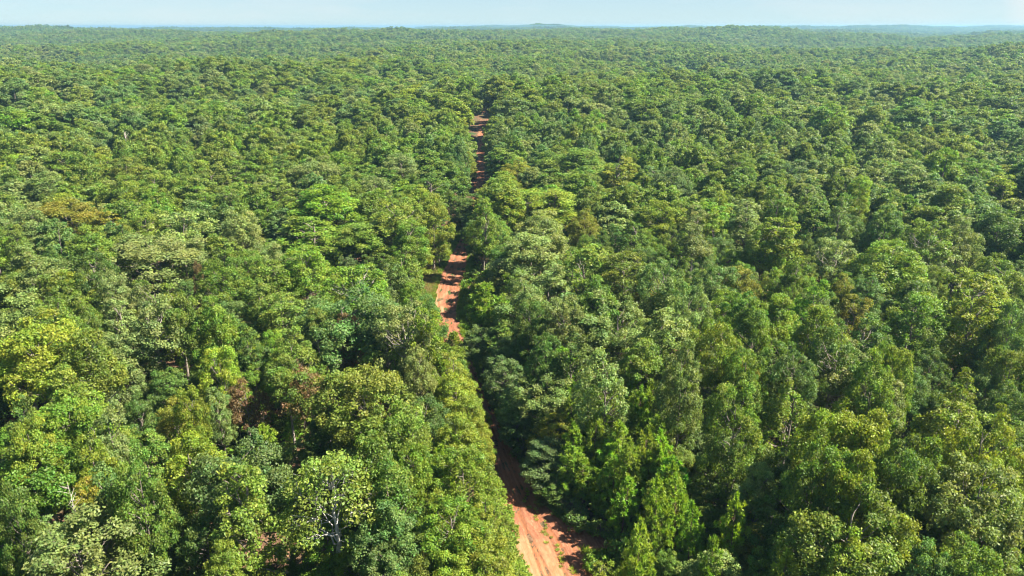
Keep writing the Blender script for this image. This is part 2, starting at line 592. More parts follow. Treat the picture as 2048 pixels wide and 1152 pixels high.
def make_tree(seed, H, Rr, shape, nclump=52, per_area=11, ln=0.40, wd=0.29, thin=1.0, wood_detail=True):
    rng = np.random.default_rng(seed)
    C, Rd = crown_clumps(rng, H, Rr, shape, nclump)
    base = C[:, 2].min()
    centre = np.array([0, 0, (base + H) / 2])
    wd_ = Wood()
    lean = rng.normal(0, 0.25, 2)
    zs = np.linspace(0, H * 0.86, 9)
    tr = np.stack([lean[0] * (zs / H) ** 2 * 2 + 0.12 * np.sin(zs / 2.3 + seed), lean[1] * (zs / H) ** 2 * 2 + 0.12 * np.cos(zs / 2.9 + seed), zs], -1)
    r0 = 0.018 * H if shape != 'bush' else 0.02 * H
    wd_.add(tr, r0 * (1 - 0.85 * (zs / zs[-1]) ** 0.9) * np.where(zs == 0, 1.35, 1), 8)
    if wood_detail:
        order = rng.permutation(len(C))[:30]
        for i in order:
            c = C[i]
            zb = np.clip(c[2] - rng.uniform(0.25, 0.55) * np.hypot(c[0], c[1]) - 1.2, 0.2 * H, H * 0.8)
            k = np.interp(zb, tr[:, 2], np.arange(len(tr)))
            a = tr[int(k)] + (tr[min(int(k) + 1, len(tr) - 1)] - tr[int(k)]) * (k - int(k))
            wd_.bend(a, c, r0 * 0.36 * (1 - 0.6 * zb / H), 0.02, -0.05, rng)
            for _ in range(2):
                wd_.bend(c * 0.75 + a * 0.25, c + rng.normal(0, 0.7, 3) * Rd[i], 0.03, 0.012, 0, rng, 3, 3)
    lv, tone, warm = crown_leaves(rng, C, Rd, centre, per_area * thin, ln, wd)
    return wd_.arrays(), lv, tone, warm


def tree_meshes(name, built, bark, leaf):
    (wv, wq), lv, tone, warm = built
    trunk = mesh_from(name + '_trunk', wv, wq.ravel(), np.full(len(wq), 4), [bark], smooth=True)
    k = len(lv) // 4
    crown = mesh_from(name + '_crown', lv, np.arange(4 * k), np.full(k, 4), [leaf], {'tone': tone, 'warm': warm})
    return trunk, crown


def whole_mesh(name, built, bark, leaf):
    (wv, wq), lv, tone, warm = built
    k = len(lv) // 4
    v = np.concatenate([wv, lv])
    f = np.concatenate([wq.ravel(), np.arange(4 * k) + len(wv)])
    z = np.zeros(len(wv))
    return mesh_from(name, v, f, np.full(len(wq) + k, 4), [bark, leaf], {'tone': np.concatenate([z, tone]), 'warm': np.concatenate([z, warm])},
                     face_mats=np.concatenate([np.zeros(len(wq)), np.ones(k)]))


def make_pine(seed, H, spread=0.2, needles=34, nl=0.46, nw=0.055, bare=0.15):
    """Young pine: whorls of upturned branches that carry bottle-brush tufts of needles."""
    rng = np.random.default_rng(seed)
    w = Wood()
    zs = np.linspace(0, H, 8)
    r0 = 0.011 * H
    w.add(np.stack([0.05 * np.sin(zs), 0.05 * np.cos(zs * 1.2), zs], -1), r0 * (1 - 0.9 * zs / H), 7)
    tips, dirs = [], []
    z = bare * H
    while z < H * 0.97:
        f = z / H
        L = spread * H * (1 - f) ** 0.55 * (0.6 + 0.5 * min(1, (f - bare * 0.6) * 4)) + 0.18
        nb = rng.integers(4, 6)
        ph = rng.uniform(0, 6.28)
        for k in range(nb):
            a = ph + k * 6.283 / nb + rng.normal(0, 0.2)
            l = L * rng.uniform(0.7, 1.15)
            up = rng.uniform(0.25, 0.55) + 0.5 * f
            d = unit(np.array([math.cos(a), math.sin(a), up * 0.7]))
            s = np.array([0, 0, z])
            e = s + d * l + np.array([0, 0, 0.14 * l])
            w.bend(s, e, max(0.014, 0.1 * r0 * 3 * (1 - f)), 0.01, -0.06, rng, 3, 3)
            nt_ = max(2, int(l / 0.36))
            for q in range(nt_):
                t = 0.45 + 0.55 * (q + 1) / nt_
                side = rng.normal(0, 0.17 * l * (1.1 - t) + 0.08, 3)
                tips.append(s + (e - s) * t + side)
                dirs.append(unit(d * 0.5 + np.array([0, 0, 0.9]) + rng.normal(0, 0.15, 3)))
        z += H * rng.uniform(0.065, 0.095)
    for q in range(5):
        tips.append(np.array([0, 0, H * (0.95 + 0.02 * q)]))
        dirs.append(np.array([0, 0, 1.0]))
    tips, dirs = np.array(tips), np.array(dirs)
    m = len(tips)
    T = np.repeat(tips, needles, 0)
    D = np.repeat(dirs, needles, 0)
    nd = unit(D * rng.uniform(0.35, 1.2, (m * needles, 1)) + rng.normal(size=(m * needles, 3)) * 0.62)
    ln = nl * rng.uniform(0.6, 1.15, (m * needles, 1))
    sd_ = unit(np.cross(nd, rng.normal(size=nd.shape))) * nw
    b0 = T - D * rng.uniform(0, 0.25, (m * needles, 1))
    v = np.stack([b0 - sd_ * 0.5, b0 + nd * ln * 0.5 - sd_ * 0.9, b0 + nd * ln, b0 + nd * ln * 0.5 + sd_ * 0.9], 1).reshape(-1, 3)
    tone = np.repeat(np.clip(rng.uniform(0.25, 0.65, m), 0, 1), needles) + rng.normal(0, 0.12, m * needles)
    warm = np.repeat(rng.uniform(0.2, 0.7, m), needles)
    return w.arrays(), v, np.repeat(np.clip(tone, 0, 1), 4), np.repeat(warm, 4)


# colour of the foliage itself (linear)
TINT = {'y': (0.182, 0.232, 0.030), 'g': (0.112, 0.178, 0.031), 'd': (0.070, 0.122, 0.028), 'b': (0.100, 0.160, 0.055),
        'p': (0.172, 0.210, 0.075), 'o': (0.136, 0.182, 0.032), 'l': (0.132, 0.215, 0.028), 'e': (0.215, 0.200, 0.030),
        'r': (0.150, 0.105, 0.045), 'k': (0.06, 0.14, 0.030)}
for k_, v_ in TINT.items():
    if k_ not in 'rk':
        TINT[k_] = tuple(0.72 * a_ + 0.28 * b_ for a_, b_ in zip(v_, (0.134, 0.204, 0.038)))
TINT_WORD = {'y': 'yellow-green', 'g': 'mid-green', 'd': 'dark green', 'b': 'blue-green', 'p': 'pale grey-green', 'o': 'olive green', 'l': 'bright green',
             'e': 'yellowing', 'r': 'rust-brown', 'k': 'fresh green'}
SHAPE_WORD = {'round': 'rounded', 'spread': 'spreading', 'narrow': 'narrow', 'column': 'tall columnar', 'cone': 'cone-shaped', 'tall': 'tall-trunked'}


def vary(c, rng, a=0.13):
    c = np.array(TINT[c]) if isinstance(c, str) else np.array(c)
    return tuple(np.clip(c * rng.uniform(1 - a, 1 + a) * rng.uniform(1 - a * 0.5, 1 + a * 0.5, 3), 0, 1))


H0, R0 = 16.0, 4.4
PROTO = {}
spec = {'round': (0.0, 5, 120), 'dome': (0.0, 4, 130), 'spread': (0.0, 3, 110), 'narrow': (0.0, 5, 105), 'column': (0.0, 2, 110), 'cone': (0.0, 2, 110), 'tall': (0.0, 3, 80)}
sd0 = 100
for shp, (_, cnt, ncl) in spec.items():
    PROTO[shp] = []
    for i in range(cnt):
        sd0 += 1
        big = shp in ('round', 'dome', 'spread')
        PROTO[shp].append(tree_meshes(shp, make_tree(sd0, H0, R0 if big else R0 * 0.8, shp, ncl + 6 * (i % 2), per_area=25, ln=0.28, wd=0.18), BARK_MID if shp == 'tall' else BARK, LEAF))
PROTO['round'] += PROTO['dome']
PROTO['sparse'] = [tree_meshes('sparse', make_tree(160 + i, H0, R0, 'spread', 70, per_area=9, ln=0.36, wd=0.25), BARK, LEAF) for i in range(2)]
PINES = [tree_meshes('pine', make_pine(200 + i, 9.0, spread=(0.25, 0.22, 0.29, 0.24)[i]), BARK_PINE, LEAF) for i in range(4)]
BUSH = [tree_meshes('bush', make_tree(300 + i, 3.0, 1.7, 'bush', 34, per_area=24, ln=0.28, wd=0.18), BARK, LEAF) for i in range(3)]

TREES = []          # (x, y, radius, height) of every placed plant
THINGS = []         # records for the labels


def place(kind, cat, meshes, x, y, sx, sz, rot, tint, group):
    root = bpy.data.objects.new(kind, None)
    col.objects.link(root)
    root.empty_display_size = 0.5
    root.location = (x, y, float(terrain(x, y)) - 0.05)
    root.rotation_euler = (random.gauss(0, 0.025), random.gauss(0, 0.025), rot)
    root.scale = (sx, sx, sz)
    for nm, me in zip(('trunk', 'crown'), meshes):
        o = link(nm, me, root)
        o.color = (*tint, 1)
    root['category'] = cat
    root['group'] = group
    return root


# Broadleaf crowns, mostly seen in the photograph: x of the crown, y of its top, width (photo pixels), colour, [shape, height]
T = [
 # bottom edge, left of the track
 (70,872,150,'g'),(172,858,95,'y'),(22,1046,110,'l','round',13),(150,1030,215,'p','round',16),(150,962,75,'e','narrow',16),(205,935,115,'b'),(255,915,110,'g'),(18,960,90,'d'),
 (325,1010,120,'d','round',12),(312,1098,70,'l','round',9),(372,872,135,'y'),(474,868,160,'b','spread',18),(480,935,140,'o','narrow',18),(255,1010,90,'g','round',12),(400,1040,100,'d','round',12),
 (596,1062,56,'d','round',8),(655,1052,118,'l','round',9),(715,1095,95,'y','round',8),(590,876,75,'g','round',9),(755,868,105,'g'),(822,876,95,'l'),(788,925,120,'g'),
 (772,995,120,'b','round',14),(870,975,80,'y','narrow',13),(925,900,115,'l','round',13),(902,1000,125,'l','round',13),(965,1048,115,'y','round',11),(975,975,70,'y','narrow',11),(835,1055,90,'o','round',11),
 (440,1085,90,'o','round',13),(770,1085,110,'b','round',11),(905,1095,110,'y','round',10),
 # left side, middle
 (38,590,95,'p'),(102,588,100,'o'),(160,583,65,'o'),(168,618,75,'g'),(72,633,150,'y','spread'),(38,678,105,'y'),(228,588,85,'p'),(300,598,110,'p','tall',19),(362,596,66,'o','tall',19),
 (432,585,90,'g'),(432,638,110,'y'),(428,694,90,'y'),(502,648,70,'d'),(172,656,95,'o'),(212,668,110,'p'),(122,728,105,'o'),(110,782,140,'l','spread'),(46,820,95,'y'),(208,806,80,'p'),
 (160,815,85,'l'),(368,768,75,'y'),(345,798,90,'e','round',13),(428,758,55,'p','narrow',14),(300,705,70,'d','round',11),(330,735,80,'d','round',11),(275,790,75,'d','round',12),(20,780,80,'d'),
 (560,578,115,'o'),(630,618,72,'o'),(590,655,105,'o'),(568,715,80,'o','tall',15),(690,565,150,'b','spread'),(765,596,115,'b'),(808,606,100,'p'),(775,652,130,'g'),(735,722,160,'o','spread'),
 (765,785,135,'o'),(855,615,75,'y'),(902,695,75,'y','narrow',13),(905,750,95,'y','round',12),(938,790,80,'y','round',11),(832,685,70,'p'),(850,795,95,'d','round',12),(805,826,115,'g'),(905,826,100,'y','round',12),
 (958,838,62,'y','round',9),(520,560,70,'g'),(660,800,90,'d','round',12),(510,730,75,'l','round',11),(470,700,60,'d','round',12),(545,660,60,'l','round',14),
 # left side, upper
 (30,308,85,'y'),(130,303,90,'o'),(92,343,85,'p'),(182,308,75,'y'),(250,308,75,'o'),(250,348,90,'l'),(302,338,75,'o'),(332,306,65,'o'),(372,303,55,'d'),(420,326,85,'o'),(482,323,95,'g'),
 (402,372,95,'g'),(352,348,55,'g'),(140,398,120,'e','spread'),(215,418,78,'e'),(58,418,95,'p'),(24,450,65,'o'),(182,448,105,'o'),(290,413,85,'o'),(352,428,105,'p','sparse'),(246,438,75,'o'),
 (308,472,170,'p','spread'),(470,418,85,'p'),(430,466,85,'o'),(62,488,135,'p'),(112,546,85,'o'),(152,536,75,'y'),(226,538,75,'p'),(290,552,85,'p'),(442,516,95,'g'),(492,498,75,'g'),(342,556,75,'o'),
 (20,540,80,'o'),(190,500,80,'d'),(10,385,80,'g'),(460,375,70,'g'),
 (560,303,65,'d'),(620,313,95,'p'),(540,343,75,'o'),(690,300,85,'l'),(742,328,65,'g'),(800,308,85,'p'),(860,328,85,'g'),(902,306,60,'d'),(940,300,42,'y','narrow',14),(590,376,95,'o'),(652,372,155,'l','round'),
 (620,428,140,'l'),(752,353,75,'p'),(832,368,85,'y'),(792,396,95,'o'),(862,388,65,'y'),(902,392,65,'g'),(745,438,125,'o'),(868,438,85,'l'),(540,478,75,'p'),(602,486,115,'l'),(552,516,115,'o'),
 (722,528,105,'l'),(800,496,85,'g'),(832,526,45,'l','narrow',9),(782,526,85,'b'),(690,345,70,'g'),(915,430,55,'g','round',13),(840,470,70,'y','narrow',12),(905,465,45,'l','round',9),
 # right of the track, upper
 (948,806,58,'y','round',6.5),(938,762,56,'y','round',7),(925,722,50,'g','round',7),(986,796,54,'b','round',6),(975,745,54,'b','round',6.5),
 (926,392,52,'d','round',10),(952,388,50,'d','narrow',10),(934,425,46,'d','round',8),(948,440,44,'b','round',8),(928,455,40,'d','round',7),(958,470,50,'d','round',8),  # added dark crowns filling a gap; their colour stands in for deep shade
 (1000,352,90,'y','round',14),(992,243,52,'l','cone',17),(1035,316,65,'e','round',15),(1092,303,85,'g'),(1152,298,105,'g'),(1182,343,65,'o'),(1240,308,95,'y','column',19),(1312,328,75,'b'),(1402,323,60,'p','narrow',17),
 (1352,333,65,'b'),(1482,308,95,'g'),(1440,382,46,'y','narrow',17),(1400,402,65,'p','narrow',17),(1432,418,55,'y','narrow',16),(1502,396,85,'p','column',18),(1332,398,95,'y'),(1105,376,140,'y','spread'),(1090,418,120,'p'),
 (1058,466,135,'p'),(1172,418,60,'e','round',14),(1172,476,115,'o'),(1252,498,135,'o'),(1392,448,75,'p','tall',18),(1332,516,95,'b'),(1272,438,65,'g'),(1482,528,85,'e','round',15),(1192,556,105,'g'),(1432,528,85,'b'),
 (1045,540,100,'p'),(1100,520,95,'p'),(1130,590,90,'p'),(990,430,70,'g','round',14),(1010,490,75,'d','round',13),(1540,450,60,'g'),(1380,560,75,'p'),(1480,580,80,'g'),(1290,560,75,'e','narrow',15),
 (1580,318,85,'b'),(1640,318,95,'b'),(1722,348,55,'y'),(1772,318,95,'g'),(1832,318,115,'p','round',19),(1882,300,95,'y'),(1962,318,95,'g'),(1902,368,105,'o'),(2012,348,85,'y'),(1680,393,60,'p','cone',19),
 (1718,393,46,'y','narrow',17),(1562,368,65,'g'),(1612,368,50,'o','column',17),(1562,436,105,'y'),(1672,478,75,'p'),(1780,472,130,'l','round'),(1872,482,90,'p','sparse'),(1862,438,75,'o'),(1952,388,115,'b'),
 (1932,438,70,'p'),(2012,418,95,'d'),(1962,543,105,'y'),(2012,508,85,'g'),(1632,553,65,'l'),(1692,548,65,'e','round',14),(1742,548,65,'b'),(1780,410,80,'d'),(1590,510,70,'g'),(1840,560,80,'d'),(1700,430,60,'d','round',14),
 # right of the track, middle
 (1002,588,75,'y','cone',12),(1000,640,85,'g','cone',11),(962,652,75,'b','round',9),(1022,676,75,'b','round',10),(1000,718,85,'b','round',10),(1012,776,85,'b','round',9),(1052,646,75,'g','round',12),(1090,742,115,'p','round',12),
 (1112,826,85,'e','round',9),(1182,578,125,'p','tall'),(1242,598,115,'p'),(1332,603,115,'p'),(1442,638,95,'y'),(1512,598,85,'g'),(1502,688,85,'g'),(1482,762,115,'g'),(1504,726,75,'e','round',14),(1376,752,90,'p','sparse',10),
 (1150,660,95,'d'),(1220,690,100,'p'),(1290,680,110,'o'),(1370,680,90,'p'),(1400,590,80,'b'),(1090,660,80,'d'),(1062,600,80,'d'),(1555,590,75,'y'),
 (1562,678,95,'g'),(1592,700,85,'b'),(1690,686,150,'p','spread'),(1760,700,95,'g'),(1802,683,70,'o'),(1842,588,120,'g','round',18),(1957,552,112,'y','column',21),(1932,728,100,'y','cone',19),(1930,800,150,'y','round',17),
 (2032,686,75,'o'),(1592,756,120,'y','cone',17),(1690,803,140,'y','spread'),(1752,826,95,'y'),(1785,755,90,'p'),(2002,816,120,'y'),(1642,606,90,'o'),(1712,588,80,'e','narrow',16),(1740,630,80,'d'),(1680,640,85,'d'),
 (2030,590,75,'b'),(1830,740,80,'d','round',12),(1870,690,70,'d','round',13),(2020,760,80,'d','round',14),
 # bottom edge, right of the track
 (1735,970,190,'o','spread',18),(1812,1030,125,'y','spread',15),(1652,878,115,'g'),(1722,912,100,'y'),(1802,878,115,'d'),(1882,948,95,'b'),(1962,925,160,'p','round',19),(2010,990,130,'g'),(1572,898,95,'d','round',13),
 (1872,868,100,'g'),(1940,1050,120,'g'),(1700,1075,120,'y'),(1255,945,66,'y','narrow',10),(1306,1016,55,'g','round',7),(1362,897,74,'o','round',7),(1472,868,98,'b','round',10),(1440,1105,125,'p','round',9),
 (1502,1050,88,'e','round',9),(1332,1100,55,'g','round',6),(1072,880,100,'b','round',7),(1048,806,80,'b','round',7.5),(1100,950,70,'d','round',4),(1430,945,90,'g','round',7),(1550,1000,90,'d','round',12),(1600,1050,110,'d','round',12),
 (1520,930,85,'p','round',13),(1420,1014,80,'g','round',6),(1560,1085,90,'g','round',10),(1640,1110,110,'d','round',11),(1870,1090,110,'b','round',14),(2030,900,80,'y'),(1790,940,85,'d','round',14),
]
rngp = np.random.default_rng(11)
ROAD_OK = []          # stretches of track that the photo shows, as boxes in photo pixels (x0, y0, x1, y1)
SHOWN_TRACK = [(1062, 1085, 1170, 1152), (1035, 1010, 1120, 1085), (1012, 950, 1070, 1010), (1000, 905, 1040, 950), (884, 555, 930, 632), (892, 515, 938, 555), (844, 535, 872, 582), (912, 488, 940, 515), (952, 262, 970, 372)]


def hides_track(x, y, r, h):
    base = float(terrain(x, y))
    for zf, rf in ((0.97, 0.25), (0.8, 0.75), (0.6, 0.95), (0.4, 0.85), (0.2, 0.5), (0.05, 0.2)):
        u, v, d = project(x, y, base + h * zf)
        if d < 1:
            continue
        w = r * rf * F2 / d
        for x0, y0, x1, y1 in SHOWN_TRACK:
            if u + w * 0.9 > x0 and u - w * 0.9 < x1 and y0 < v < y1:
                return True
    return False


FEATURES = [(1130, 752, 1330, 1000, 103), (1180, 895, 1420, 1120, 86), (590, 920, 735, 1120, 77), (678, 825, 706, 915, 90), (520, 842, 700, 905, 90), (512, 1092, 585, 1160, 68),
            (655, 620, 722, 790, 108), (570, 735, 660, 850, 100), (376, 520, 402, 552, 135), (940, 800, 1010, 900, 95), (1230, 950, 1280, 1090, 84), (588, 1095, 612, 1160, 70), (670, 515, 712, 560, 150)]


def hides_feature(x, y, r, h):
    for zf, rf in ((0.95, 0.5), (0.75, 0.9), (0.5, 0.9), (0.3, 0.6)):
        u, v, d = project(x, y, h * zf)
        if d < 1:
            continue
        w = r * rf * F2 / d
        for x0, y0, x1, y1, dep in FEATURES:
            if d < dep and u + w > x0 and u - w < x1 and y0 < v < y1:
                return True
    return False


def on_track(x, y, extra=0.4):
    a = np.array([x]), np.array([y])
    _, _, hw, ds = track_frame(CL, *a)
    _, _, h2, d2 = track_frame(SPUR, *a)
    return ds[0] < hw[0] + extra or d2[0] < h2[0] + extra


def add_broadleaf(px, py, w, c, shape=None, h=None, kind='broadleaf_tree', cat='tree', group='broadleaf trees of the forest'):
    if h is None:
        h = rngp.uniform(15.0, 20.0)
    if shape is None:
        shape = rngp.choice(['round', 'round', 'round', 'narrow', 'narrow', 'spread', 'tall'])
    for _ in range(40):
        x, y = at(px, py, h)
        _, _, dep = project(x, y, h)
        r = 0.5 * w * dep / F2 * 1.12
        if not on_track(x, y) and not hides_track(x, y, r, h):
            break
        px += -2 if x < np.interp(y, CL[:, 1], CL[:, 0]) else 2
    protos = PROTO[shape]
    me = protos[rngp.integers(len(protos))]
    rb = R0 if shape in ('round', 'dome', 'spread', 'sparse') else R0 * 0.8
    rb *= 0.98
    o = place(kind, cat, me, x, y, r / rb, h / H0, rngp.uniform(0, 6.28), vary(c, rngp), group)
    TREES.append((x, y, r, h))
    THINGS.append(dict(o=o, x=x, y=y, h=h, r=r, c=c, shape={'sparse': 'spread'}.get(shape, shape), kind=kind, px=px, py=py, w=w))
    return o


for t_ in T:
    add_broadleaf(*t_)

# rust and orange crowns
SPECIAL = {}
for key, a, lab in (
        ('rust', (688, 622, 66, 'r', 'narrow', 15), 'rust-brown narrow tree dying back among green crowns left of the track, orange at its foot'),
        ('brown', (618, 738, 88, 'r', 'sparse', 13), 'dull brown sparse tree with thin dry leaves beside a bare trunk'),
        ('dull', (482, 765, 70, 'r', 'sparse', 12), 'small reddish-brown tree in shade beside a yellowing tree, far left of the track'),
        ('orange', (389, 521, 27, 'r', 'round', 15.5), 'tiny orange crown alone among green treetops in the upper left part')):
    add_broadleaf(*a)
    THINGS[-1]['label'] = lab
    SPECIAL[key] = THINGS[-1]
SPECIAL['rust']['o'].children[1].color = (0.18, 0.12, 0.045, 1)
SPECIAL['orange']['o'].children[1].color = (0.34, 0.13, 0.04, 1)
SPECIAL['brown']['o'].children[1].color = (0.125, 0.112, 0.045, 1)
SPECIAL['dull']['o'].children[1].color = (0.115, 0.100, 0.045, 1)


# the tall pale tree whose forked white trunk shows through a thin yellow crown
def pale_tree():
    rng = np.random.default_rng(5)
    H = 17.5
    x, y = at(660, 915, H)
    w = Wood()
    z = np.linspace(0, 12.6, 12)
    main = np.stack([0.25 * np.sin(z / 4.2) - 0.02 * z, 0.1 * np.sin(z / 3), z], -1)
    w.add(main, np.interp(z, [0, 7, 12.6], [0.32, 0.24, 0.10]), 9)
    C, Rd = [], []
    for i in range(110):
        a = rng.uniform(0, 6.283)
        q = math.sqrt(rng.uniform(0.03, 1))
        zz = 16.3 - 4.6 * q ** 2.2 + rng.normal(0, 0.7)
        if rng.random() < 0.14:
            zz, q = rng.uniform(8.5, 11), rng.uniform(0.5, 0.85)
        p = np.array([math.cos(a) * q * 4.3 - 0.2, math.sin(a) * q * 4.0, zz])
        if any(np.linalg.norm(p - c) < 0.9 for c in C) or (p[1] < -0.6 and p[2] < 14.3 and abs(p[0]) < 1.5):
            continue
        C.append(p)
        Rd.append(rng.uniform(0.75, 1.2))
    hubs = []
    for zb, dx, dy, L in ((6.2, -1.5, -0.2, 4.6), (8.6, 1.5, -0.4, 3.4), (9.2, -0.4, 1.6, 3.6), (10.2, 0.9, 1.0, 3.2), (10.8, -1.2, -1.1, 2.8), (11.8, 0.6, -0.9, 2.4), (8.0, -1.7, 0.9, 3.2), (12.5, 0.1, 0.1, 1.8), (7.4, 0.3, -1.7, 3.0)):
        s = np.array([np.interp(zb, z, main[:, 0]), np.interp(zb, z, main[:, 1]), zb])
        e = s + np.array([dx, dy, L])
        p = w.bend(s, e, 0.13 if zb < 7 else 0.08, 0.04, -0.05, rng, 6, 7)
        hubs += [p[-1], p[-3]]
    hubs = np.array(hubs)
    for c in C:
        h = hubs[np.argmin(np.linalg.norm(hubs - c, axis=1) + 2 * (hubs[:, 2] > c[2] + 0.3))]
        w.bend(h, c, 0.05, 0.015, 0.03, rng, 5, 5)
        for _ in range(3):
            w.bend(c * 0.7 + h * 0.3, c + rng.normal(0, 0.55, 3), 0.022, 0.01, 0, rng, 3, 3)
    lv, tone, warm = crown_leaves(rng, np.array(C), np.array(Rd), np.array([0, 0, 13.0]), 9.5, 0.32, 0.22)
    tm, cm = tree_meshes('pale', (w.arrays(), lv, tone, warm), BARK_PALE, LEAF)
    o = place('broadleaf_tree', 'tree', (tm, cm), x, y, 1, 1, 0.0, (0.150, 0.21, 0.04), 'broadleaf trees of the forest')
    TREES.append((x, y, 4.2, H))
    THINGS.append(dict(o=o, x=x, y=y, h=H, r=4.2, c='y', shape='spread', kind='broadleaf_tree', px=660, py=915, w=150,
                       label='thin yellow-green tree with a tall pale forked trunk showing through its open crown'))
    SPECIAL['pale'] = THINGS[-1]


pale_tree()


# dead wood
def dead_tree(px, py, H, builder, label, bark=DEADWOOD, name='dead_tree', cat='dead tree', limb='limb'):
    x, y = at(px, py, H)
    root = bpy.data.objects.new(name, None)
    col.objects.link(root)
    root.location = (x, y, float(terrain(x, y)) - 0.1)
    tag(root, label, cat)
    rng = np.random.default_rng(int(px))
    for part, w in builder(rng, H):
        v, q = w.arrays()
        link(part, mesh_from(part, v, q.ravel(), np.full(len(q), 4), [bark], smooth=True), root)
    d = dict(o=root, x=x, y=y, h=H, r=1.0, kind=name, px=px, py=py, label=label)
    THINGS.append(d)
    TREES.append((x, y, 1.2, H))
    return d


def snag(rng, H, twin=True):
    a = Wood()
    z = np.linspace(0, H, 8)
    a.add(np.stack([0.1 * np.sin(z), 0.1 * np.cos(z), z], -1), np.linspace(0.17, 0.045, 8), 7)
    yield 'trunk', a
    if twin:
        b = Wood()
        z = np.linspace(0, H * 0.92, 8)
        b.add(np.stack([0.35 + 0.05 * z + 0.08 * np.sin(z), 0.1 + 0 * z, z], -1), np.linspace(0.13, 0.035, 8), 6)
        yield 'trunk', b
    for k in range(5):
        c = Wood()
        zb = H * (0.5 + 0.1 * k)
        c.bend((0, 0, zb), (rng.normal(0, 0.9), rng.normal(0, 0.9), zb + rng.uniform(0.2, 0.9)), 0.045, 0.012, 0.05, rng, 4, 5)
        yield 'limb', c


def tall_snag(rng, H):
    a = Wood()
    z = np.linspace(0, H, 9)
    a.add(np.stack([0.3 * np.sin(z / 5), 0 * z, z], -1), np.linspace(0.4, 0.10, 9), 7)
    yield 'trunk', a
    for k in range(9):
        c = Wood()
        zb = H * (0.62 + 0.038 * k)
        ang = rng.uniform(0, 6.28)
        L = rng.uniform(0.5, 1.3)
        c.bend((0.3 * math.sin(zb / 5), 0, zb), (L * math.cos(ang), L * math.sin(ang), zb + rng.uniform(0.6, 2.2)), 0.12, 0.03, 0.08, rng, 4, 5)
        yield 'limb', c


def twig_bush(rng, H):
    for k in range(14):
        c = Wood()
        a, q = rng.uniform(0, 6.28), rng.uniform(0.5, 2.0)
        e = np.array([q * math.cos(a), q * math.sin(a), H * rng.uniform(0.6, 1.0)])
        p = c.bend((0.1 * math.cos(a), 0.1 * math.sin(a), 0), e, 0.06, 0.02, 0.02, rng, 6, 5)
        for j in range(9):
            s = p[rng.integers(2, 7)]
            c.bend(s, s + rng.normal(0, 0.5, 3) + [0, 0, 0.5], 0.025, 0.012, 0, rng, 3, 3)
        yield 'stem', c


def fallen_limb(rng, H):
    for path in ([(-2.3, 0.4, 4.6), (-1.1, 0.1, 5.0), (-0.4, 0, 4.5), (0.2, -0.1, 3.5), (0.6, 0.1, 2.9), (1.4, 0.2, 2.5), (1.9, 0.1, 1.9), (1.6, 0, 1.0), (1.1, 0, 0.0)],
                 [(-0.1, 0, 3.9), (-1.0, -0.4, 3.3), (-2.0, -0.3, 3.5), (-2.8, -0.6, 3.0)],
                 [(1.7, 0, 1.2), (0.6, -0.4, 1.3), (-0.5, -0.5, 0.9), (-1.6, -0.6, 1.1)],
                 [(1.3, 0, 0.5), (0.3, 0.3, 0.2), (-0.9, 0.2, 0.5), (-1.9, 0.3, 0.1)],
                 [(1.8, 0.1, 2.1), (2.5, 0.2, 2.4), (2.8, 0.1, 3.0)],
                 [(0.2, -0.4, 1.2), (-0.6, -0.6, 2.0), (-1.5, -0.7, 2.2)]):
        c = Wood()
        p = np.array(path, float)
        n = 4 * len(p)
        s = np.linspace(0, len(p) - 1, n)
        P = np.stack([np.interp(s, range(len(p)), p[:, i]) for i in range(3)], -1)
        P[1:-1] = (P[:-2] + P[1:-1] + P[2:]) / 3
        P[:, 2] += 1.2
        big = len(path) > 5
        c.add(P, np.linspace(0.05, 0.15, n) if big else np.linspace(0.10, 0.03, n), 6)
        if big:
            c.add([(1.1, 0, 1.3), (1.05, 0, 0.5), (1.0, 0, -0.3)], [0.16, 0.19, 0.24], 7)
        yield ('trunk' if big else 'limb'), c


def bare_top(rng, H):
    a = Wood()
    z = np.linspace(0, H, 9)
    a.add(np.stack([0.15 * np.sin(z / 4), 0 * z, z], -1), np.linspace(0.07, 0.015, 9), 6)
    yield 'trunk', a
    for k in range(14):
        c = Wood()
        zb = H * rng.uniform(0.8, 0.99)
        c.bend((0.15 * math.sin(zb / 4), 0, zb), (rng.normal(0, 0.6), rng.normal(0, 0.6), zb + rng.uniform(0.1, 0.7)), 0.025, 0.01, 0, rng, 4, 4)
        yield 'limb', c


def bare_pole(rng, H):
    a = Wood()
    z = np.linspace(0, H, 7)
    a.add(np.stack([-0.1 * z + 0.05 * np.sin(z), 0 * z, z], -1), np.linspace(0.13, 0.05, 7), 6)
    yield 'trunk', a
    for k in range(3):
        c = Wood()
        zb = H * (0.6 + 0.13 * k)
        c.bend((-0.1 * zb, 0, zb), (-0.1 * zb + rng.normal(0, 0.7), rng.normal(0, 0.7), zb + 0.6), 0.03, 0.012, 0, rng, 3, 4)
        yield 'limb', c


SPECIAL['snag'] = dead_tree(692, 822, 9.5, snag, 'bare twin-stemmed dead snag standing beside young pines behind the pale forked tree')
SPECIAL['white'] = dead_tree(249, 263, 20.0, tall_snag, 'tall whitish dead snag poking above the far canopy on the left')
SPECIAL['twigs'] = dead_tree(690, 516, 6.5, twig_bush, 'leafless grey tangle of twigs in a dark gap between green crowns', name='bare_shrub', cat='dead shrub')
SPECIAL['limb'] = dead_tree(548, 1092, 5.5, fallen_limb, 'twisted pale dead tree with crooked bare limbs low at the bottom edge', name='dead_tree')
dead_tree(600, 1100, 6.0, bare_pole, 'thin leaning pale dead pole in the dark gap beside the twisted dead tree')
dead_tree(137, 962, 17.5, bare_top, 'greyish dead treetop with bare twigs beside a yellowing crown at lower left')

